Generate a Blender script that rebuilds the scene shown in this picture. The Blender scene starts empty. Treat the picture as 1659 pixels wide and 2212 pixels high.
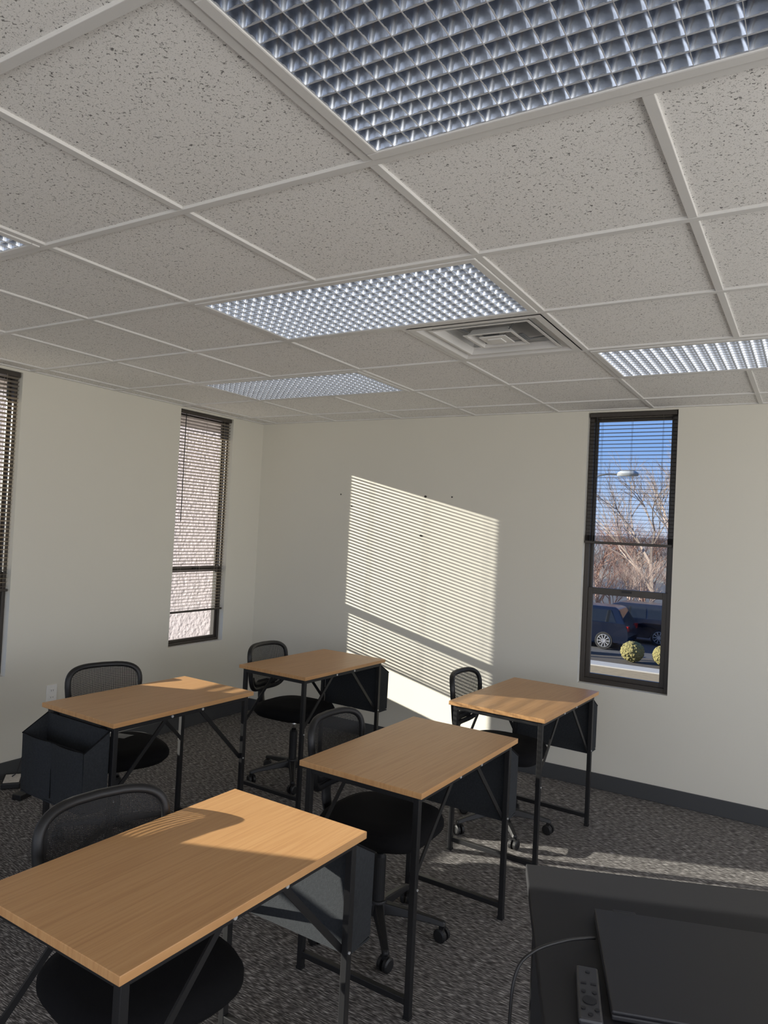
import bpy, bmesh, math, random
from mathutils import Vector, Matrix
random.seed(7)
scn=bpy.context.scene
COL=bpy.context.collection
# ------------------------------------------------------------------ helpers
def link(o): COL.objects.link(o); return o
def mat(name,color=(.5,.5,.5,1),rough=.5,metal=0.,spec=.5,noise=None,bump=None,sheen=0):
    m=bpy.data.materials.new(name); m.use_nodes=True
    nt=m.node_tree; b=nt.nodes['Principled BSDF']
    b.inputs['Base Color'].default_value=color; b.inputs['Roughness'].default_value=rough
    b.inputs['Metallic'].default_value=metal; b.inputs['Specular IOR Level'].default_value=spec
    if sheen: b.inputs['Sheen Weight'].default_value=sheen
    tc=nt.nodes.new('ShaderNodeTexCoord')
    if noise:
        sc,amt=noise
        n=nt.nodes.new('ShaderNodeTexNoise'); n.inputs['Scale'].default_value=sc; n.inputs['Detail'].default_value=4
        nt.links.new(tc.outputs['Object'],n.inputs['Vector'])
        mx=nt.nodes.new('ShaderNodeMix'); mx.data_type='RGBA'
        mx.inputs['A'].default_value=tuple(c*(1-amt) for c in color[:3])+(1,)
        mx.inputs['B'].default_value=tuple(min(1,c*(1+amt)) for c in color[:3])+(1,)
        nt.links.new(n.outputs['Fac'],mx.inputs['Factor']); nt.links.new(mx.outputs['Result'],b.inputs['Base Color'])
    if bump:
        sc,st,dist=bump
        n=nt.nodes.new('ShaderNodeTexNoise'); n.inputs['Scale'].default_value=sc; n.inputs['Detail'].default_value=3
        nt.links.new(tc.outputs['Object'],n.inputs['Vector'])
        bp=nt.nodes.new('ShaderNodeBump'); bp.inputs['Strength'].default_value=st; bp.inputs['Distance'].default_value=dist
        nt.links.new(n.outputs['Fac'],bp.inputs['Height']); nt.links.new(bp.outputs['Normal'],b.inputs['Normal'])
    return m
def nd(nt,t,**kw):
    n=nt.nodes.new(t)
    for k,v in kw.items():
        if k in n.inputs: n.inputs[k].default_value=v
        else: setattr(n,k,v)
    return n
def ramp(nt,stops):
    r=nt.nodes.new('ShaderNodeValToRGB'); e=r.color_ramp.elements
    while len(e)<len(stops): e.new(.5)
    for i,(p,c) in enumerate(stops): e[i].position=p; e[i].color=c if len(c)==4 else tuple(c)+(1,)
    return r
def tobj(name,bm,m,parent=None,smooth=False,bevel=0,label=None,loc=None,rotz=0,recalc=True):
    if recalc: bmesh.ops.recalc_face_normals(bm,faces=bm.faces)
    me=bpy.data.meshes.new(name); bm.to_mesh(me); bm.free()
    if m: me.materials.append(m)
    if smooth:
        for p in me.polygons: p.use_smooth=True
    o=bpy.data.objects.new(name,me); link(o)
    if parent: o.parent=parent
    if loc: o.location=loc
    if rotz: o.rotation_euler[2]=rotz
    if bevel:
        b=o.modifiers.new('bevel','BEVEL'); b.width=bevel; b.segments=2; b.limit_method='ANGLE'
    if label: o['label']=label
    return o
def tsplit(name,bm,m,parent,**kw):
    """one object per loose piece"""
    bm.verts.index_update(); done=set(); out=[]
    for v in list(bm.verts):
        if v.index in done: continue
        st=[v]; isl=[]; done.add(v.index)
        while st:
            u=st.pop(); isl.append(u)
            for e in u.link_edges:
                q=e.other_vert(u)
                if q.index not in done: done.add(q.index); st.append(q)
        nb=bmesh.new(); mp={u.index:nb.verts.new(u.co) for u in isl}; fs=set()
        for u in isl: fs|=set(u.link_faces)
        for f in fs: nb.faces.new([mp[q.index] for q in f.verts])
        out.append(tobj(name,nb,m,parent,**kw))
    bm.free(); return out
def root(name,loc,label,cat,group=None,rotz=0,kind=None):
    e=bpy.data.objects.new(name,None); e.empty_display_size=.1; e.location=loc; e.rotation_euler[2]=rotz
    link(e); meta(e,label,cat,group,kind); return e
def meta(o,label,cat,group=None,kind=None):
    if label: o['label']=label
    if cat: o['category']=cat
    if group: o['group']=group
    if kind: o['kind']=kind
    return o
def box(bm,x0,x1,y0,y1,z0,z1):
    v=[bm.verts.new((x,y,z)) for z in (z0,z1) for y in (y0,y1) for x in (x0,x1)]
    for f in ((0,1,3,2),(4,5,7,6),(0,1,5,4),(2,3,7,6),(0,2,6,4),(1,3,7,5)): bm.faces.new([v[i] for i in f])
    return v
def cyl(bm,p0,p1,r0,r1=None,n=16,caps=True):
    r1=r0 if r1 is None else r1
    p0,p1=Vector(p0),Vector(p1); d=(p1-p0).normalized()
    a=d.orthogonal().normalized(); b=d.cross(a)
    A=[];B=[]
    for i in range(n):
        t=2*math.pi*i/n; c=a*math.cos(t)+b*math.sin(t)
        A.append(bm.verts.new(p0+c*r0)); B.append(bm.verts.new(p1+c*r1))
    for i in range(n): bm.faces.new((A[i],A[(i+1)%n],B[(i+1)%n],B[i]))
    if caps: bm.faces.new(A[::-1]); bm.faces.new(B)
def sweep(bm,pts,ra,rb=None,closed=False,n=10,up=Vector((0,0,1)),square=False):
    rb=ra if rb is None else rb
    pts=[Vector(p) for p in pts]; N=len(pts); rings=[]
    prev=None
    for i,p in enumerate(pts):
        if closed: t=(pts[(i+1)%N]-pts[i-1]).normalized()
        else: t=(pts[min(i+1,N-1)]-pts[max(i-1,0)]).normalized()
        if prev is None:
            s=t.cross(up)
            if s.length<1e-3: s=t.orthogonal()
        else:
            s=prev-t*prev.dot(t)
        s.normalize(); prev=s.copy(); u=s.cross(t).normalized()
        ring=[]
        if square: prof=[(-1,-1),(1,-1),(1,1),(-1,1)]
        else: prof=[(math.cos(2*math.pi*k/n),math.sin(2*math.pi*k/n)) for k in range(n)]
        for (c,d) in prof: ring.append(bm.verts.new(p+s*ra*c+u*rb*d))
        rings.append(ring)
    k=len(rings[0])
    for i in range(N if closed else N-1):
        A,B=rings[i],rings[(i+1)%N]
        for j in range(k): bm.faces.new((A[j],A[(j+1)%k],B[(j+1)%k],B[j]))
    if not closed: bm.faces.new(rings[0][::-1]); bm.faces.new(rings[-1])
def catmull(pts,seg=8):
    P=[Vector(p) for p in pts]; P=[P[0]*2-P[1]]+P+[P[-1]*2-P[-2]]; out=[]
    for i in range(1,len(P)-2):
        for k in range(seg):
            t=k/seg; a,b,c,d=P[i-1:i+3]
            out.append(.5*((2*b)+(c-a)*t+(2*a-5*b+4*c-d)*t*t+(3*b-a-3*c+d)*t**3))
    out.append(P[-2]); return out
def dup(o,loc=None,rotz=None,parent=None):
    c=o.copy(); COL.objects.link(c)
    if parent: c.parent=parent
    if loc is not None: c.location=loc
    if rotz is not None: c.rotation_euler[2]=rotz
    for ch in list(o.children): dup(ch,parent=c)
    return c

# ------------------------------------------------------------------ materials
M_paint=mat('wall_paint',(.71,.685,.605,1),.75,noise=(3,.015),bump=(180,.12,.002))
M_base=mat('vinyl_baseboard',(.055,.057,.06,1),.55)
M_bronze=mat('bronze_aluminium',(.048,.040,.033,1),.4,noise=(20,.1))
M_slat=mat('blind_slat',(.30,.26,.21,1),.45)
M_slat_backlit=mat('blind_slat_backlit_shade',(.07,.06,.052,1),.4)  # same slats, darkened: backlit shade is put into the colour
M_white=mat('white_enamel',(.70,.69,.67,1),.45,noise=(8,.02))
M_black=mat('black_powder_coat',(.009,.009,.010,1),.45)
M_plastic=mat('black_plastic',(.008,.008,.009,1),.5)
M_fabric=mat('black_seat_fabric',(.005,.005,.006,1),.95,spec=.2,bump=(500,.3,.001))
M_bag=mat('charcoal_felt',(.030,.033,.037,1),.95,spec=.2,noise=(120,.35),bump=(300,.4,.002))
M_chrome=mat('chrome',(.75,.75,.76,1),.15,1)
M_screw=mat('zinc_bolt',(.75,.75,.75,1),.35,.6)
M_laptop=mat('graphite_laptop',(.021,.021,.024,1),.5,spec=.4)
M_desk2=mat('black_laminate',(.011,.011,.013,1),.6,spec=.4,noise=(60,.1))
M_ext=mat('tinted_stucco',(.34,.30,.305,1),.95,noise=(14,.12),bump=(25,1,.02))
M_anchor=mat('drill_mark',(.05,.045,.04,1),.8)
M_louver=mat('specular_louver',(.60,.645,.73,1),.24,1)
M_lip=mat('louver_edge',(.85,.86,.88,1),.35,.7)
M_cav=mat('fixture_housing',(.40,.46,.56,1),.22,1)
M_tube=mat('unlit_tube',(.75,.79,.85,1),.3)
M_bracket=mat('dull_steel',(.25,.26,.27,1),.5,.6)

def m_wood():
    m=mat('beech_laminate',(.5,.3,.14,1),.38); nt=m.node_tree; b=nt.nodes['Principled BSDF']
    tc=nt.nodes['Texture Coordinate']; mp=nd(nt,'ShaderNodeMapping'); mp.inputs['Scale'].default_value=(70,2.0,10)
    nt.links.new(tc.outputs['Object'],mp.inputs['Vector'])
    n=nd(nt,'ShaderNodeTexNoise',Scale=1.6,Detail=6.,Roughness=.6,Distortion=.4); nt.links.new(mp.outputs[0],n.inputs['Vector'])
    r=ramp(nt,[(.25,(.44,.225,.090)),(.5,(.53,.29,.122)),(.75,(.58,.335,.150))])
    nt.links.new(n.outputs['Fac'],r.inputs[0]); nt.links.new(r.outputs[0],b.inputs['Base Color'])
    return m
M_wood=m_wood()
def m_carpet():
    m=mat('loop_carpet',rough=.97,spec=.15); nt=m.node_tree; b=nt.nodes['Principled BSDF']
    tc=nt.nodes['Texture Coordinate']; mp=nd(nt,'ShaderNodeMapping'); mp.inputs['Scale'].default_value=(32,270,1)
    mp.inputs['Rotation'].default_value=(0,0,.02)
    nt.links.new(tc.outputs['Object'],mp.inputs['Vector'])
    n=nd(nt,'ShaderNodeTexNoise',Scale=1.,Detail=1.,Roughness=.5); nt.links.new(mp.outputs[0],n.inputs['Vector'])
    r=ramp(nt,[(.32,(.050,.046,.044)),(.48,(.095,.088,.085)),(.57,(.21,.198,.19)),(.70,(.46,.44,.42))])
    nt.links.new(n.outputs['Fac'],r.inputs[0]); nt.links.new(r.outputs[0],b.inputs['Base Color'])
    bp=nd(nt,'ShaderNodeBump',Strength=.4,Distance=.003); nt.links.new(n.outputs['Fac'],bp.inputs['Height']); nt.links.new(bp.outputs[0],b.inputs['Normal'])
    return m
M_carpet=m_carpet()
def m_tile():
    m=mat('fissured_acoustic_tile',rough=.95,spec=.1); nt=m.node_tree; b=nt.nodes['Principled BSDF']
    tc=nt.nodes['Texture Coordinate']
    n=nd(nt,'ShaderNodeTexNoise',Scale=160.,Detail=2.,Roughness=.55,Distortion=.8); nt.links.new(tc.outputs['Object'],n.inputs['Vector'])
    r=ramp(nt,[(.31,(.20,.195,.19)),(.36,(.46,.45,.43)),(.395,(.88,.865,.84))])
    nt.links.new(n.outputs['Fac'],r.inputs[0])
    n2=nd(nt,'ShaderNodeTexNoise',Scale=360.,Detail=1.); nt.links.new(tc.outputs['Object'],n2.inputs['Vector'])
    r2=ramp(nt,[(.32,(.65,.65,.65)),(.38,(1,1,1))]); nt.links.new(n2.outputs['Fac'],r2.inputs[0])
    mx=nd(nt,'ShaderNodeMix'); mx.data_type='RGBA'; mx.blend_type='MULTIPLY'; mx.inputs['Factor'].default_value=1
    nt.links.new(r.outputs[0],mx.inputs['A']); nt.links.new(r2.outputs[0],mx.inputs['B'])
    nt.links.new(mx.outputs['Result'],b.inputs['Base Color'])
    bp=nd(nt,'ShaderNodeBump',Strength=.3,Distance=.002); nt.links.new(r.outputs[0],bp.inputs['Height']); nt.links.new(bp.outputs[0],b.inputs['Normal'])
    return m
M_tile=m_tile()
def m_glass():
    m=bpy.data.materials.new('window_glass'); m.use_nodes=True; nt=m.node_tree; nt.nodes.clear()
    o=nd(nt,'ShaderNodeOutputMaterial'); t=nd(nt,'ShaderNodeBsdfTransparent',Color=(.95,.97,.97,1)); g=nd(nt,'ShaderNodeBsdfGlossy',Roughness=.02)
    mx=nd(nt,'ShaderNodeMixShader'); mx.inputs[0].default_value=.008
    nt.links.new(t.outputs[0],mx.inputs[1]); nt.links.new(g.outputs[0],mx.inputs[2]); nt.links.new(mx.outputs[0],o.inputs[0])
    return m
M_glass=m_glass()
def m_mesh():
    m=mat('woven_mesh',(.010,.010,.011,1),.7); nt=m.node_tree; b=nt.nodes['Principled BSDF']; o=nt.nodes['Material Output']
    tc=nt.nodes['Texture Coordinate']; sp=nd(nt,'ShaderNodeSeparateXYZ'); nt.links.new(tc.outputs['Object'],sp.inputs[0])
    def wave(out):
        a=nd(nt,'ShaderNodeMath',operation='MULTIPLY'); a.inputs[1].default_value=2*math.pi/.0045; nt.links.new(out,a.inputs[0])
        s=nd(nt,'ShaderNodeMath',operation='SINE'); nt.links.new(a.outputs[0],s.inputs[0])
        g=nd(nt,'ShaderNodeMath',operation='GREATER_THAN'); g.inputs[1].default_value=.0; nt.links.new(s.outputs[0],g.inputs[0]); return g
    a=wave(sp.outputs[1]); c=wave(sp.outputs[2])
    mu=nd(nt,'ShaderNodeMath',operation='MULTIPLY'); nt.links.new(a.outputs[0],mu.inputs[0]); nt.links.new(c.outputs[0],mu.inputs[1])
    t=nd(nt,'ShaderNodeBsdfTransparent'); mx=nd(nt,'ShaderNodeMixShader')
    nt.links.new(mu.outputs[0],mx.inputs[0]); nt.links.new(b.outputs[0],mx.inputs[1]); nt.links.new(t.outputs[0],mx.inputs[2]); nt.links.new(mx.outputs[0],o.inputs[0])
    return m
M_mesh=m_mesh()

# ------------------------------------------------------------------ room shell
H=2.452; XR=7.0; YR=-8.0; TH=.13
def wall(name,axis,pos0,pos1,u0,u1,openings,m=M_paint,z0=0,z1=H+.25):
    us=sorted({u0,u1}|{a for o in openings for a in o[:2]}); zs=sorted({z0,z1}|{a for o in openings for a in o[2:]})
    bm=bmesh.new()
    for i in range(len(us)-1):
        for j in range(len(zs)-1):
            uc=(us[i]+us[i+1])/2; zc=(zs[j]+zs[j+1])/2
            if any(o[0]<uc<o[1] and o[2]<zc<o[3] for o in openings): continue
            if axis=='x': box(bm,pos0,pos1,us[i],us[i+1],zs[j],zs[j+1])
            else: box(bm,us[i],us[i+1],pos0,pos1,zs[j],zs[j+1])
    bmesh.ops.remove_doubles(bm,verts=bm.verts,dist=1e-5)
    seen={}
    bm.verts.index_update()
    for f in bm.faces: seen.setdefault(tuple(sorted(v.index for v in f.verts)),[]).append(f)
    dead=[f for fs in seen.values() if len(fs)>1 for f in fs]
    bmesh.ops.delete(bm,geom=dead,context='FACES_ONLY')
    o=tobj(name,bm,m); meta(o,'painted off-white drywall wall with window openings' if openings else 'painted off-white drywall wall','wall',kind='structure'); return o
LW=[(-.94,-.37,.635,2.435),(-2.76,-2.20,.615,2.435),(-4.50,-3.95,.62,2.435),(-6.35,-5.80,.62,2.435)]
RW=(2.80,3.36,.66,2.44)
wall('wall_left','x',-TH,0,YR,TH,LW)
wall('wall_back','y',0,TH,0,XR,[RW])
wall('wall_right','x',XR,XR+TH,YR,TH,[(-7.4,-.7,.45,2.38)])  # unseen side; opening assumed and sized for the added fill lamp
wall('wall_rear','y',YR-TH,YR,-TH,XR+TH,[(.6,6.6,.45,2.38)])  # behind the camera; opening assumed to go with the added fill lamp
bm=bmesh.new(); box(bm,-TH,XR+TH,YR-TH,TH,-.15,0); meta(tobj('floor',bm,M_carpet),'dark grey streaked loop-pile carpet floor','floor',kind='structure')
def bboard(name,x0,x1,y0,y1):
    bm=bmesh.new(); box(bm,x0,x1,y0,y1,0,.10); meta(tobj(name,bm,M_base,bevel=.003),'dark grey vinyl baseboard','baseboard',kind='structure')
bboard('baseboard_back',.0,XR,-.010,0); bboard('baseboard_left',0,.010,YR,-.010)
bboard('baseboard_right',XR-.01,XR,YR,-.01); bboard('baseboard_rear',.01,XR-.01,YR,YR+.01)

# ceiling grid
G=.6105; GX=3.205; GY=-3.38
gx=lambda i:GX+i*G
gy=lambda j:GY+j*G
fixtures=[(0,-1),(-4,-1),(-2,1),(-4,3),(0,3),(-2,-3),(2,1)]
diff=(-1,2)
skip=set()
for (i,j) in fixtures: skip|={(i,j),(i+1,j)}
skip.add(diff)
xs=[0.0]+[gx(i) for i in range(-6,8) if 0<gx(i)<XR]+[XR]
ys=[YR]+[gy(j) for j in range(-9,8) if YR<gy(j)<0]+[0.0]
bm=bmesh.new()
for a in range(len(xs)-1):
    for b in range(len(ys)-1):
        i=round((xs[a+1]-GX)/G)-1 if a==0 else round((xs[a]-GX)/G)
        j=round((ys[b+1]-GY)/G)-1 if b==0 else round((ys[b]-GY)/G)
        if (i,j) in skip: continue
        v=[bm.verts.new(p) for p in ((xs[a],ys[b],H+.006),(xs[a],ys[b+1],H+.006),(xs[a+1],ys[b+1],H+.006),(xs[a+1],ys[b],H+.006))]
        bm.faces.new(v)
ceil=tobj('ceiling',bm,M_tile,recalc=False); meta(ceil,'white fissured acoustic drop-ceiling tiles','ceiling',kind='structure')
bm=bmesh.new(); box(bm,-TH,XR+TH,YR-TH,TH,H+.25,H+.35); meta(tobj('ceiling_deck',bm,M_white),'plenum deck above the drop ceiling','ceiling',kind='structure')
bm=bmesh.new()
w=.012
for a in range(1,len(xs)-1):
    i=round((xs[a]-GX)/G)
    for b in range(len(ys)-1):
        j=round((ys[b+1]-GY)/G)-1 if b==0 else round((ys[b]-GY)/G)
        if any(fi+1==i and fj==j for fi,fj in fixtures): continue
        box(bm,xs[a]-w,xs[a]+w,ys[b]+w,ys[b+1]-w,H-.002,H+.008)
for b in range(1,len(ys)-1):
    box(bm,0,XR,ys[b]-w,ys[b]+w,H-.0025,H+.008)
for (a0,a1,b0,b1) in ((0,.02,YR,0),(XR-.02,XR,YR,0),(.02,XR-.02,-.02,0),(.02,XR-.02,YR,YR+.02)): box(bm,a0,a1,b0,b1,H-.0015,H+.008)
meta(tobj('trim_1',bm,M_white,bevel=.0015),'white metal ceiling grid tees','ceiling grid',kind='structure')

# ------------------------------------------------------------------ light fixtures
def build_fixture():
    r=root('ceiling_light',(0,0,0),'unlit recessed fluorescent ceiling light with silver parabolic louver','ceiling light',group='recessed louvered ceiling lights')
    LX,LY=2*G-.026,G-.026; fb=.028
    bm=bmesh.new(); z0,z1=-.004,.012
    hx,hy=LX/2,LY/2
    for (a,b,c,d) in ((-hx,hx,-hy,-hy+fb),(-hx,hx,hy-fb,hy),(-hx,-hx+fb,-hy+fb,hy-fb),(hx-fb,hx,-hy+fb,hy-fb)): box(bm,a,b,c,d,z0,z1)
    tobj('frame',bm,M_white,r,bevel=.003)
    ix,iy=hx-fb,hy-fb; nx,ny=26,12; sx,sy=2*ix/nx,2*iy/ny
    bm=bmesh.new(); K=4
    ring=[]
    for k in range(K): ring.append((-1+2*k/K,-1))
    for k in range(K): ring.append((1,-1+2*k/K))
    for k in range(K): ring.append((1-2*k/K,1))
    for k in range(K): ring.append((-1,1-2*k/K))
    def shape(rnd,s):
        out=[]
        for (x,y) in ring:
            l=math.hypot(x,y); cx,cy=x/l,y/l
            out.append(((x*(1-rnd)+cx*rnd)*s,(y*(1-rnd)+cy*rnd)*s))
        return out
    levels=[(shape(0,.985),.000),(shape(.35,.945),.010),(shape(.8,.86),.020),(shape(1,.68),.030)]
    for a in range(nx):
        for b in range(ny):
            cx=-ix+(a+.5)*sx; cy=-iy+(b+.5)*sy; rs=[]
            for sh,z in levels: rs.append([bm.verts.new((cx+p[0]*sx/2,cy+p[1]*sy/2,z)) for p in sh])
            n=len(ring)
            for q in range(len(rs)-1):
                for k in range(n): bm.faces.new((rs[q][k],rs[q+1][k],rs[q+1][(k+1)%n],rs[q][(k+1)%n]))
    lo=tobj('louver',bm,M_louver,r,smooth=True,recalc=False)
    bm=bmesh.new()
    for a in range(nx+1): box(bm,-ix+a*sx-.0006,-ix+a*sx+.0006,-iy,iy,-.0012,.004)
    for b in range(ny+1): box(bm,-ix,ix,-iy+b*sy-.0006,-iy+b*sy+.0006,-.0010,.004)
    tobj('louver_lip',bm,M_lip,lo)
    bm=bmesh.new(); t=.004;zt=.12
    box(bm,-ix-t,ix+t,-iy-t,iy+t,zt,zt+t)
    box(bm,-ix-t,-ix,-iy,iy,.012,zt); box(bm,ix,ix+t,-iy,iy,.012,zt); box(bm,-ix,ix,-iy-t,-iy,.012,zt); box(bm,-ix,ix,iy,iy+t,.012,zt)
    tobj('housing',bm,M_cav,r)
    for yy in (-.16,0,.16):
        bm=bmesh.new(); cyl(bm,(-ix+.03,yy,.07),(ix-.03,yy,.07),.016,n=14); tobj('fluorescent_tube',bm,M_tube,r,smooth=True)
    return r
F=build_fixture()
for n,(i,j) in enumerate(fixtures):
    p=(gx(i+1),gy(j)+G/2,H-.002)
    if n==0: F.location=p
    else: dup(F,p)

# air diffuser
D=root('ceiling_air_diffuser',(gx(diff[0])+G/2,gy(diff[1])+G/2,H-.002),'white square stepped ceiling air diffuser with open dark throat','air vent')
def sqring(bm,a,za,b,zb,cx=0,cy=0):
    A=[bm.verts.new((cx+s*a,cy+t*a,za)) for s,t in ((-1,-1),(1,-1),(1,1),(-1,1))]
    B=[bm.verts.new((cx+s*b,cy+t*b,zb)) for s,t in ((-1,-1),(1,-1),(1,1),(-1,1))]
    for k in range(4): bm.faces.new((A[k],B[k],B[(k+1)%4],A[(k+1)%4]))
bm=bmesh.new()
o=G/2-.014
sqring(bm,o,-.003,o-.03,-.003); sqring(bm,o-.03,-.003,o-.045,.012); sqring(bm,o-.045,.012,o-.075,.014); sqring(bm,o-.075,.014,o-.10,.06); sqring(bm,o-.10,.06,o-.10,.16)
bmesh.ops.remove_doubles(bm,verts=bm.verts,dist=1e-5)
tobj('frame',bm,M_white,D,recalc=False)
def cone(name,a,b,z0,z1,parent):
    bm=bmesh.new(); sqring(bm,a,z0,a-.012,z0); sqring(bm,a-.012,z0,b,z1); sqring(bm,b,z1,b-.004,z1)
    bmesh.ops.remove_doubles(bm,verts=bm.verts,dist=1e-5)
    ob=tobj(name,bm,M_white,parent,recalc=False); s=ob.modifiers.new('solid','SOLIDIFY'); s.thickness=.002; return ob
cone('vane',.222,.196,.002,.030,D); cone('vane',.112,.080,.000,.030,D)
bm=bmesh.new(); box(bm,-.060,.060,-.060,.060,-.001,.004); box(bm,-.032,.032,-.032,.032,-.006,-.0005); tobj('center_plate',bm,M_white,D,bevel=.002)
bm=bmesh.new(); box(bm,-.205,.205,-.205,.205,.16,.165); tobj('duct_throat',bm,M_black,D)
bm=bmesh.new()
for s in (-1,1):
    for t in (-1,1): cyl(bm,(s*.055,t*.055,.004),(s*.2,t*.2,.06),.003,n=6)
tsplit('bracket',bm,M_bracket,D)
bm=bmesh.new(); box(bm,-.13,-.06,.12,.17,.03,.09); box(bm,.09,.11,.02,.12,.02,.028); tsplit('damper_lever',bm,M_bracket,D,bevel=.003)

# ------------------------------------------------------------------ windows + blinds (local: u along wall, w outward, z)
def window(name,M,u0,u1,z0,z1,zm,f=.030):
    r=bpy.data.objects.new(name,None); link(r); r.matrix_world=M; r['kind']='structure'; r['label']='tall narrow double-hung window in a dark bronze frame'; r['category']='window'
    e=.0015; u0+=e;u1-=e;z0+=e;z1-=e
    bm=bmesh.new()
    box(bm,u0,u0+f,.045,.12,z0,z1); box(bm,u1-f,u1,.045,.12,z0,z1); box(bm,u0+f,u1-f,.045,.12,z1-f,z1); box(bm,u0+f,u1-f,.045,.12,z0,z0+f)
    tobj('window_frame',bm,M_bronze,r,bevel=.002)
    bm=bmesh.new(); s=f; a,b=u0+f,u1-f
    box(bm,a,a+s,.060,.085,z0+f,zm+.022); box(bm,b-s,b,.060,.085,z0+f,zm+.022); box(bm,a+s,b-s,.060,.085,zm-.022,zm+.022); box(bm,a+s,b-s,.060,.085,z0+f,z0+f+s)
    lo=tobj('lower_sash',bm,M_bronze,r,bevel=.002)
    bm=bmesh.new(); box(bm,a+s*.8,b-s*.8,.071,.074,z0+f+s*.8,zm-.015); tobj('glass',bm,M_glass,lo)
    t=f*.6
    bm=bmesh.new(); box(bm,a,a+t,.088,.108,zm-.018,z1-f); box(bm,b-t,b,.088,.108,zm-.018,z1-f); box(bm,a+t,b-t,.088,.108,zm-.022,zm+.018); box(bm,a+t,b-t,.088,.108,z1-f-.02,z1-f)
    up=tobj('upper_sash',bm,M_bronze,r,bevel=.002)
    bm=bmesh.new(); box(bm,a+t*.8,b-t*.8,.097,.100,zm+.012,z1-f-.018); tobj('glass',bm,M_glass,up)
    bm=bmesh.new(); c=(a+b)/2; box(bm,c-.03,c+.03,.050,.060,zm+.0,zm+.014); tobj('sash_lock',bm,M_black,r)
    return r
def blind(M,u0,u1,ztop,zbot,tilt,label,pitch=.0245,ms=None,rail=.014,stack=0):
    ms=ms or M_slat
    r=bpy.data.objects.new('window_blind',None); link(r); r.matrix_world=M; meta(r,label,'window blind',group='horizontal mini blinds')
    u0+=.008;u1-=.008; wc=.026; hw=.0135
    bm=bmesh.new(); box(bm,u0,u1,wc-.014,wc+.014,ztop-.028,ztop-.002); tobj('head_rail',bm,M_bronze,r,bevel=.002)
    bm=bmesh.new(); box(bm,u0,u1,wc-.013,wc+.013,zbot,zbot+rail)
    tobj('bottom_rail',bm,M_bronze,r,bevel=.003)
    bm=bmesh.new(); zl=[zbot+rail+.003+.003*k for k in range(stack)]; z=(zl[-1] if zl else zbot+rail)+.6*pitch
    while z<ztop-.034: zl.append(z); z+=pitch
    for i,z in enumerate(zl):
        n=4; prev=None; tl=tilt if i>=stack else 0
        for k in range(n+1):
            t=-1+2*k/n; ww=wc+t*hw*math.cos(tl); zz=z-t*hw*math.sin(tl)+.0014*(1-t*t)
            cur=(bm.verts.new((u0+.002,ww,zz)),bm.verts.new((u1-.002,ww,zz)))
            if prev: bm.faces.new((prev[0],prev[1],cur[1],cur[0]))
            prev=cur
    tobj('slats',bm,ms,r,smooth=True,recalc=False)
    bm=bmesh.new()
    for fr in (.15,.5,.85):
        u=u0+(u1-u0)*fr
        for ww in (wc-.0150,wc+.0150): cyl(bm,(u,ww,zbot+.01),(u,ww,ztop-.02),.0008,n=5)
    tsplit('ladder_cord',bm,ms,r)
    bm=bmesh.new(); cyl(bm,(u0+.05,wc-.022,ztop-.03),(u0+.05,wc-.022,ztop-.85),.003,n=8); tobj('tilt_wand',bm,M_plastic,r)
    return r
ML=Matrix(((0,-1,0,0),(1,0,0,0),(0,0,1,0),(0,0,0,1)))
MB=Matrix.Identity(4)
for k,o in enumerate(LW):
    window('window_%d'%(k+1),ML,*o,1.215,f=.020)
    blind(ML,o[0],o[1],2.433,(.885,1.12,1.9,1.9)[k],math.radians(18),'bronze mini blind lowered over a tall narrow window' if k<2 else 'bronze mini blind raised high in a tall window')
window('window_5',MB,*RW,1.265)
blind(MB,RW[0],RW[1],2.438,1.575,math.radians(3),'mini blind with painted-in backlit shade, half lowered over a window facing trees',ms=M_slat_backlit,rail=.018,stack=12)
bm=bmesh.new(); box(bm,-.78,-TH,YR,TH+.4,2.44,2.62); meta(tobj('trim_2',bm,M_ext),'exterior soffit above the windows','soffit',kind='structure')
bm=bmesh.new(); box(bm,-9.0,-TH-.001,.55,.85,-2.7,5.5); meta(tobj('wall_exterior',bm,M_ext),'sunlit pale stucco exterior wing wall','wall',kind='structure')

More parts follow.
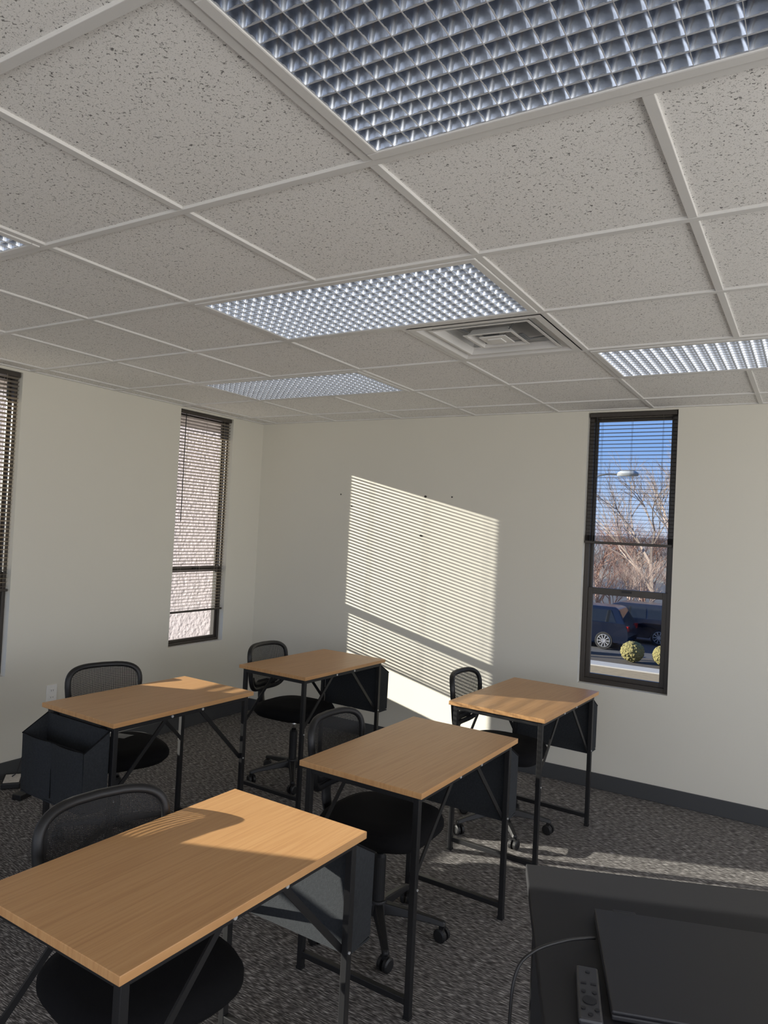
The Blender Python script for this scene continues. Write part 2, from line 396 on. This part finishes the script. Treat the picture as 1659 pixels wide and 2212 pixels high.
# ------------------------------------------------------------------ desks
def build_desk():
    r=root('student_desk',(0,0,0),'beech-topped folding desk with black metal frame','desk',group='beech classroom desks')
    hx,hy=.256,.412; T=.75; t=.020
    bm=bmesh.new(); box(bm,-hx,hx,-hy,hy,T-t,T); tobj('tabletop',bm,M_wood,r,bevel=.0015)
    q=.011; lx=hx-.030; ly=hy-.030
    for sx in (-1,1):
        for sy in (-1,1):
            bm=bmesh.new(); box(bm,sx*lx-q,sx*lx+q,sy*ly-q,sy*ly+q,0.008,T-t)
            leg=tobj('leg',bm,M_black,r,bevel=.002)
            bm=bmesh.new(); box(bm,sx*lx-q-.001,sx*lx+q+.001,sy*ly-q-.001,sy*ly+q+.001,0,.010); tobj('foot_cap',bm,M_plastic,leg)
    for sy in (-1,1):
        bm=bmesh.new(); box(bm,-lx+q,lx-q,sy*ly-q,sy*ly+q,.045,.067); tobj('stretcher',bm,M_black,r,bevel=.002)
        bm=bmesh.new(); box(bm,-lx+q,lx-q,sy*ly-q,sy*ly+q,T-t-.024,T-t-.001); tobj('end_rail',bm,M_black,r,bevel=.002)
    for sx in (-1,1):
        bm=bmesh.new(); box(bm,sx*lx-.010,sx*lx+.010,-ly+q,ly-q,T-t-.024,T-t-.001); tobj('side_rail',bm,M_black,r,bevel=.002)
        for sy in (-1,1):
            bm=bmesh.new(); x=sx*(lx-.014)
            sweep(bm,[(x,sy*(ly-.004),.42),(x,sy*.09,T-t-.014)],.003,.009,square=True); b=tobj('diagonal_brace',bm,M_black,r)
            bm=bmesh.new(); cyl(bm,(sx*(lx+.009),sy*.09,T-t-.013),(sx*(lx+.0145),sy*.09,T-t-.013),.006,n=10)
            cyl(bm,(sx*(lx+.009),sy*(ly-.004),.42),(sx*(lx+.0145),sy*(ly-.004),.42),.004,n=10); tsplit('bolt',bm,M_screw,r,label='silver bolt head')
    bm=bmesh.new(); sweep(bm,catmull([(-lx-.012,-.10,.705),(-lx-.012,-.10,.66),(-lx-.02,-.10,.635),(-lx-.045,-.10,.63),(-lx-.055,-.10,.655)],5),.004,n=8)
    tobj('hook',bm,M_black,r,smooth=True)
    return r
desk=build_desk()
desks=[((2.785,-3.402),-.03,'beech-topped folding desk half in direct sun'),
       ((2.797,-2.225),-.03,'beech-topped folding desk in shade with black frame'),
       ((1.43,-2.335),-.04,'beech-topped folding desk beside the tall window wall'),
       ((1.45,-1.065),-.04,'beech-topped folding desk beside the sun-striped wall'),
       ((2.82,-1.015),-.05,'beech-topped folding desk with a sunlit end')]
DO=[]
for n,(p,rz,l) in enumerate(desks):
    d=desk if n==0 else dup(desk)
    d.location=(p[0],p[1],0); d.rotation_euler[2]=rz; d['label']=l; DO.append(d)

# ------------------------------------------------------------------ storage bags (local: hung face y=0, pocket to +y)
def build_bag():
    r=root('storage_bag',(0,0,0),'charcoal felt storage bag hung on the desk end','storage bag',group='felt desk bags')
    hw=.220; d=.112; zb=.395; zr=.712; zf=.645; t=.003
    bm=bmesh.new()
    box(bm,-hw,hw,0,t,zb,zr)
    def sloped(x0,x1):
        v=[(x0,t,zb),(x0,d,zb+.01),(x0,d+.004,zf),(x0,t,zr),(x1,t,zb),(x1,d,zb+.01),(x1,d+.004,zf),(x1,t,zr)]
        V=[bm.verts.new(p) for p in v]
        for f in ((0,1,2,3),(4,5,6,7),(0,1,5,4),(1,2,6,5),(2,3,7,6),(3,0,4,7)): bm.faces.new([V[i] for i in f])
    sloped(-hw,-hw+t); sloped(hw-t,hw)
    N=14; prev=None
    for k in range(N+1):
        x=-hw+t+(2*hw-2*t)*k/N; s=.008*abs(math.sin(math.pi*k/7))
        c=[bm.verts.new((x,d-t+s,zb+.008)),bm.verts.new((x,d+s,zb+.008)),bm.verts.new((x,d+.006+s*1.6,zf)),bm.verts.new((x,d+.002+s*1.6,zf))]
        if prev:
            for a in range(4): bm.faces.new((prev[a],prev[(a+1)%4],c[(a+1)%4],c[a]))
        prev=c
    box(bm,-hw,hw,t,d,zb-.002,zb+.004)
    tobj('pouch',bm,M_bag,r)
    bm=bmesh.new(); box(bm,-.002,.002,d-.002,d+.0035,zb+.02,zf-.01); tobj('seam',bm,M_fabric,r)
    bm=bmesh.new()
    sweep(bm,[(-hw,.0015,zr),(-hw,d+.004,zf),(hw,d+.004,zf),(hw,.0015,zr)],.0035,n=6); tobj('rim_binding',bm,M_fabric,r)
    bm=bmesh.new()
    for x in (-.17,.17): box(bm,x-.015,x+.015,-.005,0,zr-.03,zr+.006)
    tsplit('hanging_strap',bm,M_fabric,r)
    return r
bag=build_bag()
for n,d in enumerate(DO):
    b=bag if n==0 else dup(bag)
    rz=d.rotation_euler[2]; sgn=-1 if n==2 else 1; off=.400*sgn
    b.location=(d.location.x-math.sin(rz)*off,d.location.y+math.cos(rz)*off,0); b.rotation_euler[2]=rz+(math.pi if n==2 else 0)

# ------------------------------------------------------------------ chairs
def superellipse(a,hx,hy,e):
    c,s=math.cos(a),math.sin(a); return (hx*math.copysign(abs(c)**e,c),hy*math.copysign(abs(s)**e,s))
def build_chair():
    r=root('task_chair',(0,0,0),'black armless mesh-back task chair on five casters','office chair',group='black mesh task chairs')
    bm=bmesh.new(); N=40; prof=[(.0,.405),(.80,.405),(.93,.412),(1.0,.432),(1.0,.447),(.95,.466),(.80,.476),(.45,.472),(0,.470)]
    rings=[]
    for s,z in prof:
        if s==0: rings.append([bm.verts.new((0,0,z))]); continue
        rg=[]
        for k in range(N):
            x,y=superellipse(2*math.pi*k/N,.225*s,.225*s,.62)
            rg.append(bm.verts.new((x,y,z-.012*max(0,(x/.225)-.7)/.3)))
        rings.append(rg)
    for A,B in zip(rings,rings[1:]):
        for k in range(N):
            if len(A)==1: bm.faces.new((A[0],B[k],B[(k+1)%N]))
            elif len(B)==1: bm.faces.new((A[k],A[(k+1)%N],B[0]))
            else: bm.faces.new((A[k],A[(k+1)%N],B[(k+1)%N],B[k]))
    tobj('seat',bm,M_fabric,r,smooth=True)
    def bpnt(a,s):
        y,z=superellipse(a,1,1,.5); y*=s;z*=s
        Z=.676+.140*z; hw=.168+.027*(z+1)/2
        Y=hw*y; X=-.255-.032*(max(0,(Z-.54)/.29))**1.2+.05*(Y/.2)**2
        return (X,Y,Z)
    br=bpy.data.objects.new('backrest',None); link(br); br.parent=r
    bm=bmesh.new(); sweep(bm,[bpnt(2*math.pi*k/48,1) for k in range(48)],.013,.015,closed=True,n=10)
    sweep(bm,[bpnt(math.radians(197+ (343-197)*k/12),.80) for k in range(13)],.007,.014,n=8)
    tobj('backrest_frame',bm,M_plastic,br,smooth=True)
    bm=bmesh.new(); R=[[bm.verts.new(bpnt(2*math.pi*k/48,s)) for k in range(48)] for s in (.98,.75,.5,.25)]
    c=bm.verts.new(bpnt(0,0))
    for A,B in zip(R,R[1:]):
        for k in range(48): bm.faces.new((A[k],A[(k+1)%48],B[(k+1)%48],B[k]))
    for k in range(48): bm.faces.new((R[-1][k],R[-1][(k+1)%48],c))
    tobj('backrest_mesh',bm,M_mesh,br,smooth=True)
    bm=bmesh.new(); sweep(bm,catmull([(-.02,0,.392),(-.18,0,.388),(-.252,0,.41),(-.276,0,.48),(-.272,0,.575)],6),.032,.009,n=12,up=Vector((0,0,1)))
    sweep(bm,[(-.250,-.10,.555),(-.271,-.04,.575),(-.271,.04,.575),(-.250,.10,.555)],.008,.014,n=8)
    tobj('back_support',bm,M_plastic,r,smooth=True)
    bm=bmesh.new(); box(bm,-.09,.09,-.075,.075,.378,.405); tobj('seat_mechanism',bm,M_plastic,r,bevel=.008)
    bm=bmesh.new(); sweep(bm,[(0.02,.07,.388),(0.02,.17,.386),(0.02,.20,.380)],.005,n=8); box(bm,.005,.035,.19,.235,.373,.383); tobj('height_lever',bm,M_plastic,r,smooth=False)
    bm=bmesh.new(); cyl(bm,(0,0,.11),(0,0,.30),.025,n=20); cyl(bm,(0,0,.30),(0,0,.31),.025,.018,n=20); tobj('gas_lift_sleeve',bm,M_plastic,r,smooth=False)
    bm=bmesh.new(); cyl(bm,(0,0,.305),(0,0,.38),.0145,n=20); tobj('gas_lift',bm,M_chrome,r,smooth=True,label='chrome gas lift column')
    base=bpy.data.objects.new('base',None); link(base); base.parent=r
    bm=bmesh.new(); cyl(bm,(0,0,.075),(0,0,.13),.042,.034,n=24)
    for k in range(5):
        a=2*math.pi*k/5+.35; c,s=math.cos(a),math.sin(a); pr=None
        for (rr,z0,z1,w) in ((.025,.080,.122,.024),(.12,.078,.108,.020),(.22,.068,.090,.016),(.265,.060,.080,.015),(.275,.062,.074,.010)):
            ring=[bm.verts.new((c*rr-s*q,s*rr+c*q,z)) for q,z in ((-w,z0),(w,z0),(w*.7,z1),(-w*.7,z1))]
            if pr:
                for j in range(4): bm.faces.new((pr[j],pr[(j+1)%4],ring[(j+1)%4],ring[j]))
            else: bm.faces.new(ring)
            pr=ring
        bm.faces.new(pr[::-1])
    tobj('star_base',bm,M_plastic,base,bevel=.004)
    for k in range(5):
        a=2*math.pi*k/5+.35; c,s=math.cos(a)*.26,math.sin(a)*.26; b=a+1.1+k*.7; dx,dy=math.cos(b),math.sin(b)
        bm=bmesh.new()
        for off in (-1,1):
            p=Vector((c+dx*off*.006,s+dy*off*.006,.027)); q=Vector((c+dx*off*.024,s+dy*off*.024,.027))
            m_=p.lerp(q,.75); cyl(bm,p,m_,.027,.027,n=20); cyl(bm,m_,q,.027,.020,n=20)
        cyl(bm,(c,s,.03),(c,s,.068),.007,n=8)
        box(bm,c-.010,c+.010,s-.010,s+.010,.040,.058)
        tobj('caster',bm,M_plastic,base)
    return r
chair=build_chair()
chairs=[((2.675,-3.445),-.20,'black mesh task chair tucked under the sunlit desk'),
        ((2.66,-2.235),.0,'black mesh task chair tucked under the shaded desk'),
        ((1.175,-2.32),-.33,'black mesh task chair turned slightly at the window desk'),
        ((1.325,-1.09),.02,'black mesh task chair at the desk by the sun-striped wall'),
        ((2.68,-.98),.0,'black mesh task chair at the desk with a sunlit end'),
        ((1.02,-3.19),3.1,'black mesh task chair standing alone beside the aisle')]
for n,(p,rz,l) in enumerate(chairs):
    c=chair if n==0 else dup(chair)
    c.location=(p[0],p[1],0); c.rotation_euler[2]=rz; c['label']=l

# ------------------------------------------------------------------ black desk, laptop, remote, cable
a=math.atan2(.23,.55)
BD=root('black_desk',(3.49,-2.91,0),'plain black desk holding a closed laptop','desk',rotz=a)
W2,D2=1.2,.78
bm=bmesh.new(); box(bm,0,W2,-D2,0,.722,.75); tobj('tabletop',bm,M_desk2,BD,bevel=.003)
for (x,y) in ((.04,-.04),(W2-.04,-.04),(.04,-D2+.04),(W2-.04,-D2+.04)):
    bm=bmesh.new(); box(bm,x-.018,x+.018,y-.018,y+.018,0,.722); tobj('leg',bm,M_black,BD,bevel=.002)
bm=bmesh.new(); box(bm,.06,W2-.06,-.05,-.03,.64,.722); tobj('apron',bm,M_black,BD)
LP=root('laptop',(3.708,-3.070,.751),'closed matte black laptop resting on the black desk','laptop',rotz=math.radians(19.5))
bm=bmesh.new(); box(bm,0,.46,-.36,0,.002,.012); tobj('base',bm,M_laptop,LP,bevel=.003)
bm=bmesh.new(); box(bm,0,.46,-.36,-.001,.0128,.020); tobj('lid',bm,M_laptop,LP,bevel=.003)
bm=bmesh.new(); box(bm,.04,.09,-.006,.004,.006,.0212); box(bm,.37,.42,-.006,.004,.006,.0212); tsplit('hinge',bm,M_black,LP,bevel=.002)
bm=bmesh.new()
for x in (.03,.43):
    for y in (-.03,-.33): cyl(bm,(x,y,0),(x,y,.003),.007,n=10)
tsplit('rubber_foot',bm,M_plastic,LP)
RM=root('remote_control',(3.752,-3.290,.751),'slim dark grey remote control beside the laptop','remote control',rotz=math.atan2(.06,.19))
M_rem=mat('remote_shell',(.036,.036,.040,1),.4)
bm=bmesh.new(); box(bm,-.0215,.0215,-.165,0,.0,.013); tobj('body',bm,M_rem,RM,bevel=.005)
bm=bmesh.new()
for (x,y,rr) in ((-.010,-.085,.0045),(.010,-.085,.0045),(0,-.11,.013),(-.012,-.135,.0045),(.012,-.135,.0045),(0,-.15,.0045),(0,-.022,.0045)): cyl(bm,(x,y,.012),(x,y,.0145),rr,n=16)
box(bm,-.014,-.004,-.062,-.056,.012,.0142); box(bm,.004,.014,-.062,-.056,.012,.0142)
tsplit('button',bm,mat('remote_button',(.008,.008,.010,1),.3),RM)
bm=bmesh.new(); sweep(bm,catmull([(3.738,-3.178,.762),(3.726,-3.20,.768),(3.70,-3.28,.79),(3.665,-3.36,.795),(3.645,-3.40,.765),(3.643,-3.42,.66),(3.640,-3.42,.35),(3.63,-3.41,.08),(3.60,-3.36,.006),(3.5,-3.30,.005)],8),.0032,n=8)
cab=tobj('power_cable',bm,M_plastic,None,smooth=True); meta(cab,'thin black charging cable looping off the desk edge','cable')

# ------------------------------------------------------------------ wall outlet, power adapter, marks
O=root('wall_outlet',(0,-1.886,.40),'white duplex electrical outlet above the baseboard','outlet')
M_plate=mat('white_plate',(.84,.83,.80,1),.4)
bm=bmesh.new(); box(bm,0.0005,.006,-.036,.036,0,.115); tobj('cover_plate',bm,M_plate,O,bevel=.002)
for z in (.022,.065):
    bm=bmesh.new(); box(bm,.005,.0085,-.016,.016,z,z+.028); s=tobj('socket',bm,M_plate,O,bevel=.002)
    bm=bmesh.new(); box(bm,.0083,.009,-.008,-.006,z+.01,z+.02); box(bm,.0083,.009,.006,.008,z+.01,z+.02); tsplit('slot',bm,M_black,s)
PA=root('power_adapter',(.12,-2.19,0),'flat black power adapter with a pale printed label','power adapter',rotz=.9)
bm=bmesh.new(); box(bm,-.05,.05,-.085,.085,.001,.034); tobj('body',bm,M_plastic,PA,bevel=.005)
bm=bmesh.new(); box(bm,-.042,.042,-.072,.072,.0345,.0352); tobj('rating_label',bm,mat('paper_label',(.62,.58,.54,1),.7,noise=(60,.3)),PA)
bm=bmesh.new(); sweep(bm,catmull([(.30,-1.98,.004),(.16,-1.98,.13),(.10,-2.03,.19),(.08,-2.10,.15),(.10,-2.15,.06),(.10,-2.18,.038)],8),.003,n=8)
meta(tobj('adapter_cord',bm,M_plastic,smooth=True),'thin black cord arching up from the carpet','cable')
PS=root('power_strip',(.32,-2.16,0),'low black power strip lying on the carpet','power strip',rotz=.25)
bm=bmesh.new(); box(bm,-.03,.03,-.16,.16,0,.03); tobj('body',bm,M_plastic,PS,bevel=.004)
bm=bmesh.new()
for k in range(5): box(bm,-.014,.014,-.13+k*.055,-.10+k*.055,.0295,.031)
tsplit('socket',bm,M_black,PS)
for (x,z,w_,h_) in ((1.61,1.86,.030,.022),(1.59,1.565,.032,.020),(1.83,1.86,.014,.014),(.846,1.862,.014,.014),(.955,1.77,.018,.014)):
    bm=bmesh.new()
    pts=[(random.uniform(.6,1)*w_/2*math.cos(t),random.uniform(.6,1)*h_/2*math.sin(t)) for t in [i*math.pi/5 for i in range(10)]]
    A=[bm.verts.new((p[0],-.003,p[1])) for p in pts]; B=[bm.verts.new((p[0],-.0002,p[1])) for p in pts]
    bm.faces.new(A)
    for i in range(10): bm.faces.new((A[i],A[(i+1)%10],B[(i+1)%10],B[i]))
    c_=tobj('wall_anchor',bm,M_anchor,loc=(x,0,z)); meta(c_,'small torn wall-anchor mark in the paint','wall mark',group='wall anchor marks')

# ------------------------------------------------------------------ exterior
GZ=-2.70
def slab(name,x0,x1,y0,y1,z,m,label,cat):
    bm=bmesh.new(); box(bm,x0,x1,y0,y1,z-.2,z); meta(tobj(name,bm,m),label,cat,kind='stuff')
slab('lawn',-60,40,.9,20.1,GZ,mat('winter_grass',(.26,.20,.115,1),.95,noise=(6,.3)),'dormant tan winter lawn','grass')
slab('sidewalk',-60,40,20.1,20.9,GZ+.04,mat('concrete',(.36,.35,.33,1),.9,noise=(4,.1)),'pale concrete sidewalk','sidewalk')
slab('mulch_bed',-60,40,20.9,23.0,GZ+.02,mat('mulch',(.055,.045,.036,1),.95,noise=(20,.5)),'dark mulch planting bed','mulch')
slab('parking_lot',-60,40,23.0,75,GZ,mat('asphalt',(.06,.06,.065,1),.9,noise=(8,.2)),'dark asphalt parking lot','parking lot')
M_bush=mat('boxwood',(.19,.165,.057,1),.9,noise=(14,.6),bump=(20,1,.1))
def bush(x,y,r_):
    bm=bmesh.new(); bmesh.ops.create_icosphere(bm,subdivisions=4,radius=r_)
    for v in bm.verts: v.co*=1+random.uniform(-.06,.06); v.co.z=v.co.z*.9+r_*.95
    o=tobj('clipped_shrub',bm,M_bush,loc=(x,y,GZ+.02)); meta(o,'round clipped yellow-green shrub in mulch','shrub',group='clipped shrubs by the sidewalk')
bush(-1.28,21.7,.40); bush(-.22,21.7,.38); bush(-4.4,22.1,.42); bush(1.4,22,.4)
M_bark=mat('pale_bark',(.29,.23,.19,1),.9); M_twig=mat('russet_twigs',(.34,.195,.14,1),.9); M_twig2=mat('tan_twigs',(.38,.285,.23,1),.9)
def tree_mesh(name,m,height,trunk_r,depth,spread,start,nb=3,seed=0):
    rnd=random.Random(seed); bm=bmesh.new()
    def seg(p,q,a,b): cyl(bm,p,q,a,b,n=4,caps=False)
    def grow(p,d,L,r_,k):
        q=p+d*L*.5; d2=(d+Vector((rnd.uniform(-.15,.15),rnd.uniform(-.15,.15),rnd.uniform(-.05,.12)))).normalized(); e=q+d2*L*.5
        seg(p,q,r_,r_*.82); seg(q,e,r_*.82,r_*.64)
        if k==0: return
        for i in range(nb):
            ax=Vector((rnd.uniform(-1,1),rnd.uniform(-1,1),rnd.uniform(-.3,.3))).normalized()
            nd_=(d2+ax*spread*rnd.uniform(.6,1.2)).normalized(); nd_.z=nd_.z*.9+.10
            if nd_.z<.04: nd_.z=.04
            nd_.normalize()
            grow(e if i else q,nd_,L*rnd.uniform(.62,.85),r_*.58,k-1)
    for s in range(start):
        dr=Vector((rnd.uniform(-.5,.5),rnd.uniform(-.5,.5),1)) if start>1 else Vector((0,0,1))
        grow(Vector((0,0,0.03)),dr.normalized(),height,trunk_r,depth)
    bmesh.ops.recalc_face_normals(bm,faces=bm.faces)
    me=bpy.data.meshes.new(name); bm.to_mesh(me); bm.free(); me.materials.append(m); return me
tall=[tree_mesh('bare_tree',M_bark,3.0,.16,6,.55,1,3,s) for s in (1,2,3)]
low=[tree_mesh('bushy_tree',M_twig if s%2 else M_twig2,1.15,.045,5,.75,4,3,s) for s in (11,12,13)]
k=0
for (x,y,s) in ((-3.4,36.5,1.02),(-4.5,58,1.5)):
    o=bpy.data.objects.new('bare_tree',tall[k%3]); link(o); o.location=(x,y,GZ); o.scale=(s,s,s); o.rotation_euler[2]=k*1.3; k+=1
    meta(o,'tall leafless winter tree against blue sky','tree',group='leafless trees past the parking lot')
k=4
for (x,y,s) in ((.62,25.6,.62),):
    o=bpy.data.objects.new('bushy_tree',low[k%3]); link(o); o.location=(x,y,GZ); o.scale=(s,s,s); o.rotation_euler[2]=k*1.7; k+=1
    meta(o,'dense leafless russet-twigged small tree','tree')
# dense winter thicket behind the lot: one uncountable tangle
V=[];Fc=[];Mi=[]
rt=random.Random(5)
for q in range(24):
    row=q//12; x=-14+1.6*(q%12)+rt.uniform(-.5,.5); y=(32.5,42)[row]+rt.uniform(-.6,.6); s=(1.05,1.7)[row]*rt.uniform(.85,1.12)
    me=low[rt.randrange(3)]; M=Matrix.Translation((x,y,GZ))@Matrix.Rotation(rt.uniform(0,6.28),4,'Z')@Matrix.Scale(s,4); b0=len(V)
    V+=[tuple(M@v.co) for v in me.vertices]; Fc+=[tuple(b0+i for i in p.vertices) for p in me.polygons]; Mi+=[q%2]*len(me.polygons)
me=bpy.data.meshes.new('thicket'); me.from_pydata(V,[],Fc); me.materials.append(M_twig); me.materials.append(M_twig2)
me.polygons.foreach_set('material_index',Mi); me.update()
meta(link(bpy.data.objects.new('thicket',me)),'tangled russet winter thicket beyond the parking lot','thicket',kind='stuff')

M_car=mat('navy_car_paint',(.006,.010,.024,1),.2,.2); M_carglass=mat('car_glass',(.01,.012,.015,1),.05); M_tire=mat('tire',(.012,.012,.012,1),.85); M_rim=mat('alloy',(.5,.5,.52,1),.3,.6); M_tail=mat('tail_light',(.35,.01,.01,1),.2)
def build_car():
    r=root('parked_car',(0,0,0),'dark navy sport utility car parked beside the shrubs','car',group='cars in the parking lot')
    Wd=.92
    prof=[(-2.30,.35),(-2.32,.62),(-2.22,.86),(-1.25,1.02),(-.62,1.06),(2.16,1.06),(2.28,.85),(2.32,.55),(2.26,.32),
          (1.80,.30),(1.74,.52),(1.58,.66),(1.40,.70),(1.22,.66),(1.06,.52),(1.0,.28),(-1.02,.28),(-1.08,.52),(-1.24,.66),(-1.42,.70),(-1.60,.66),(-1.76,.52),(-1.82,.33)]
    bm=bmesh.new()
    A=[bm.verts.new((x,-Wd,z)) for x,z in prof]; B=[bm.verts.new((x,Wd,z)) for x,z in prof]
    fa=bm.faces.new(A[::-1]); fb=bm.faces.new(B)
    for i in range(len(prof)): bm.faces.new((A[i],A[(i+1)%len(prof)],B[(i+1)%len(prof)],B[i]))
    bmesh.ops.triangulate(bm,faces=[fa,fb])
    tobj('body',bm,M_car,r)
    bm=bmesh.new()
    def loop(a,b,w,z0,z1): return [bm.verts.new(p) for p in ((a,-w,z0),(b,-w,z1),(b,w,z1),(a,w,z0))]
    L0=loop(-1.30,2.18,.90,1.0,1.05); L1=loop(-.50,1.86,.70,1.60,1.60); L2=loop(-.25,1.72,.62,1.66,1.66)
    for P,Q in ((L0,L1),(L1,L2)):
        for i in range(4): bm.faces.new((P[i],P[(i+1)%4],Q[(i+1)%4],Q[i]))
    bm.faces.new(L2); tobj('roof',bm,M_car,r,bevel=.03)
    bm=bmesh.new()
    for s in (-1,1):
        for (a,b,c,d) in ((-1.0,-.15,-.42,-.12),(-.08,.85,-.06,.82),(.92,1.85,.89,1.60)):
            y0=s*.905;y1=s*.725
            v=[bm.verts.new(p) for p in ((a,y0-s*.012,1.08),(b,y0-s*.012,1.08),(d,y1+s*.012,1.54),(c,y1+s*.012,1.54))]; bm.faces.new(v)
    tsplit('side_glass',bm,M_carglass,r)
    bm=bmesh.new(); bm.faces.new([bm.verts.new(p) for p in ((-1.22,-.80,1.08),(-1.22,.80,1.08),(-.53,.64,1.57),(-.53,-.64,1.57))]); bm.faces.new([bm.verts.new(p) for p in ((2.15,-.8,1.12),(2.15,.8,1.12),(1.90,.64,1.55),(1.90,-.64,1.55))])
    tsplit('windshield',bm,M_carglass,r)
    for x in (-1.42,1.40):
        for s in (-1,1):
            bm=bmesh.new(); cyl(bm,(x,s*.70,.345),(x,s*.93,.345),.345,n=28); wh=tobj('wheel',bm,M_tire,r,bevel=.02)
            bm=bmesh.new()
            cyl(bm,(x,s*.925,.345),(x,s*.940,.345),.05,n=12)
            for q in range(10):
                t=2*math.pi*q/10; sweep(bm,[(x+.04*math.cos(t),s*.938,.345+.04*math.sin(t)),(x+.235*math.cos(t),s*.936,.345+.235*math.sin(t))],.016,.008,square=True,up=Vector((0,1,0)))
            sweep(bm,[(x+.24*math.cos(2*math.pi*q/24),s*.934,.345+.24*math.sin(2*math.pi*q/24)) for q in range(24)],.014,.010,closed=True,n=6)
            tobj('rim',bm,M_rim,wh)
    bm=bmesh.new(); box(bm,2.20,2.30,-.9,-.62,.78,.98); box(bm,2.20,2.30,.62,.9,.78,.98); tsplit('tail_light',bm,M_tail,r)
    return r
car=build_car(); car.location=(-4.25,24.9,GZ)
c2=dup(car,(-2.7,27.6,GZ),0.03); c2['label']='dark car parked behind another under bare trees'
c3=dup(car,(-9.5,25.0,GZ),0.0); c3['label']='dark navy car parked farther along the lot'
SL=root('street_lamp',(-3.45,21.5,GZ+.021),'grey pole street lamp with a cobra head','street lamp')
M_pole=mat('galvanised_pole',(.18,.19,.20,1),.5,.5)
bm=bmesh.new(); cyl(bm,(0,0,0),(0,0,6.1),.08,.05,n=12); tobj('pole',bm,M_pole,SL,smooth=True)
bm=bmesh.new(); sweep(bm,catmull([(0,0,6.0),(.4,0,6.42),(1.0,0,6.62),(1.5,0,6.62)],6),.03,n=8); tobj('arm',bm,M_pole,SL,smooth=True)
bm=bmesh.new(); bmesh.ops.create_uvsphere(bm,u_segments=20,v_segments=12,radius=1)
for v in bm.verts: v.co=Vector((v.co.x*.38+1.8,v.co.y*.18,max(v.co.z,-.35)*.17+6.62))
tobj('lamp_head',bm,mat('lamp_head_metal',(.32,.34,.35,1),.4),SL,smooth=True)

# ------------------------------------------------------------------ lights
sd=Vector((1,.395,-.248)).normalized()
s=bpy.data.lights.new('sun','SUN'); s.energy=15; s.angle=math.radians(.42); s.color=(1,.925,.82)
so=bpy.data.objects.new('sun',s); link(so); so.rotation_euler=sd.to_track_quat('-Z','Y').to_euler(); so.location=(-10,-4,6)
def area(name,loc,rot,sx,sy,e,col):
    l=bpy.data.lights.new(name,'AREA'); l.shape='RECTANGLE'; l.size=sx; l.size_y=sy; l.energy=e; l.color=col
    o=bpy.data.objects.new(name,l); link(o); o.location=loc; o.rotation_euler=rot
area('fill_rear',(3.6,YR+.26,1.41),(math.pi/2+.26,0,0),6.0,1.9,50,(.97,.98,1))  # added fill lamp, stands in for daylight from behind the camera
area('fill_right',(XR-.26,-4.05,1.41),(math.pi/2+.26,0,math.pi/2),6.7,1.9,104,(1,.975,.935))  # added fill lamp, stands in for daylight from the unseen right side
w=bpy.data.worlds.new('sky'); scn.world=w; w.use_nodes=True; nt=w.node_tree; bg=nt.nodes['Background']
tc=nd(nt,'ShaderNodeTexCoord'); sp=nd(nt,'ShaderNodeSeparateXYZ'); nt.links.new(tc.outputs['Generated'],sp.inputs[0])
r=ramp(nt,[(0,(.20,.18,.16)),(.49,(.30,.30,.31)),(.505,(.52,.63,.84)),(.56,(.24,.42,.82)),(.75,(.14,.30,.75)),(1,(.07,.18,.5))])
mr=nd(nt,'ShaderNodeMapRange'); mr.inputs['From Min'].default_value=-1; nt.links.new(sp.outputs[2],mr.inputs['Value']); nt.links.new(mr.outputs[0],r.inputs[0])
nt.links.new(r.outputs[0],bg.inputs['Color']); bg.inputs['Strength'].default_value=1.1

# ------------------------------------------------------------------ camera
yaw,p,rl=.5410,.0226,.0494
fwd=Vector((-math.sin(yaw)*math.cos(p),math.cos(yaw)*math.cos(p),math.sin(p))); right=Vector((math.cos(yaw),math.sin(yaw),0)); up=right.cross(fwd)
r2=right*math.cos(rl)+up*math.sin(rl); u2=-right*math.sin(rl)+up*math.cos(rl)
cd=bpy.data.cameras.new('camera'); cd.sensor_fit='VERTICAL'; cd.sensor_height=36; cd.sensor_width=27; cd.lens=36*1552/2212; cd.clip_start=.02; cd.clip_end=300
cam=bpy.data.objects.new('camera',cd); link(cam)
Mx=Matrix((( r2.x,u2.x,-fwd.x,4.112),(r2.y,u2.y,-fwd.y,-4.754),(r2.z,u2.z,-fwd.z,1.608),(0,0,0,1)))
cam.matrix_world=Mx; scn.camera=cam
scn.view_settings.view_transform='Standard'; scn.view_settings.look='None'
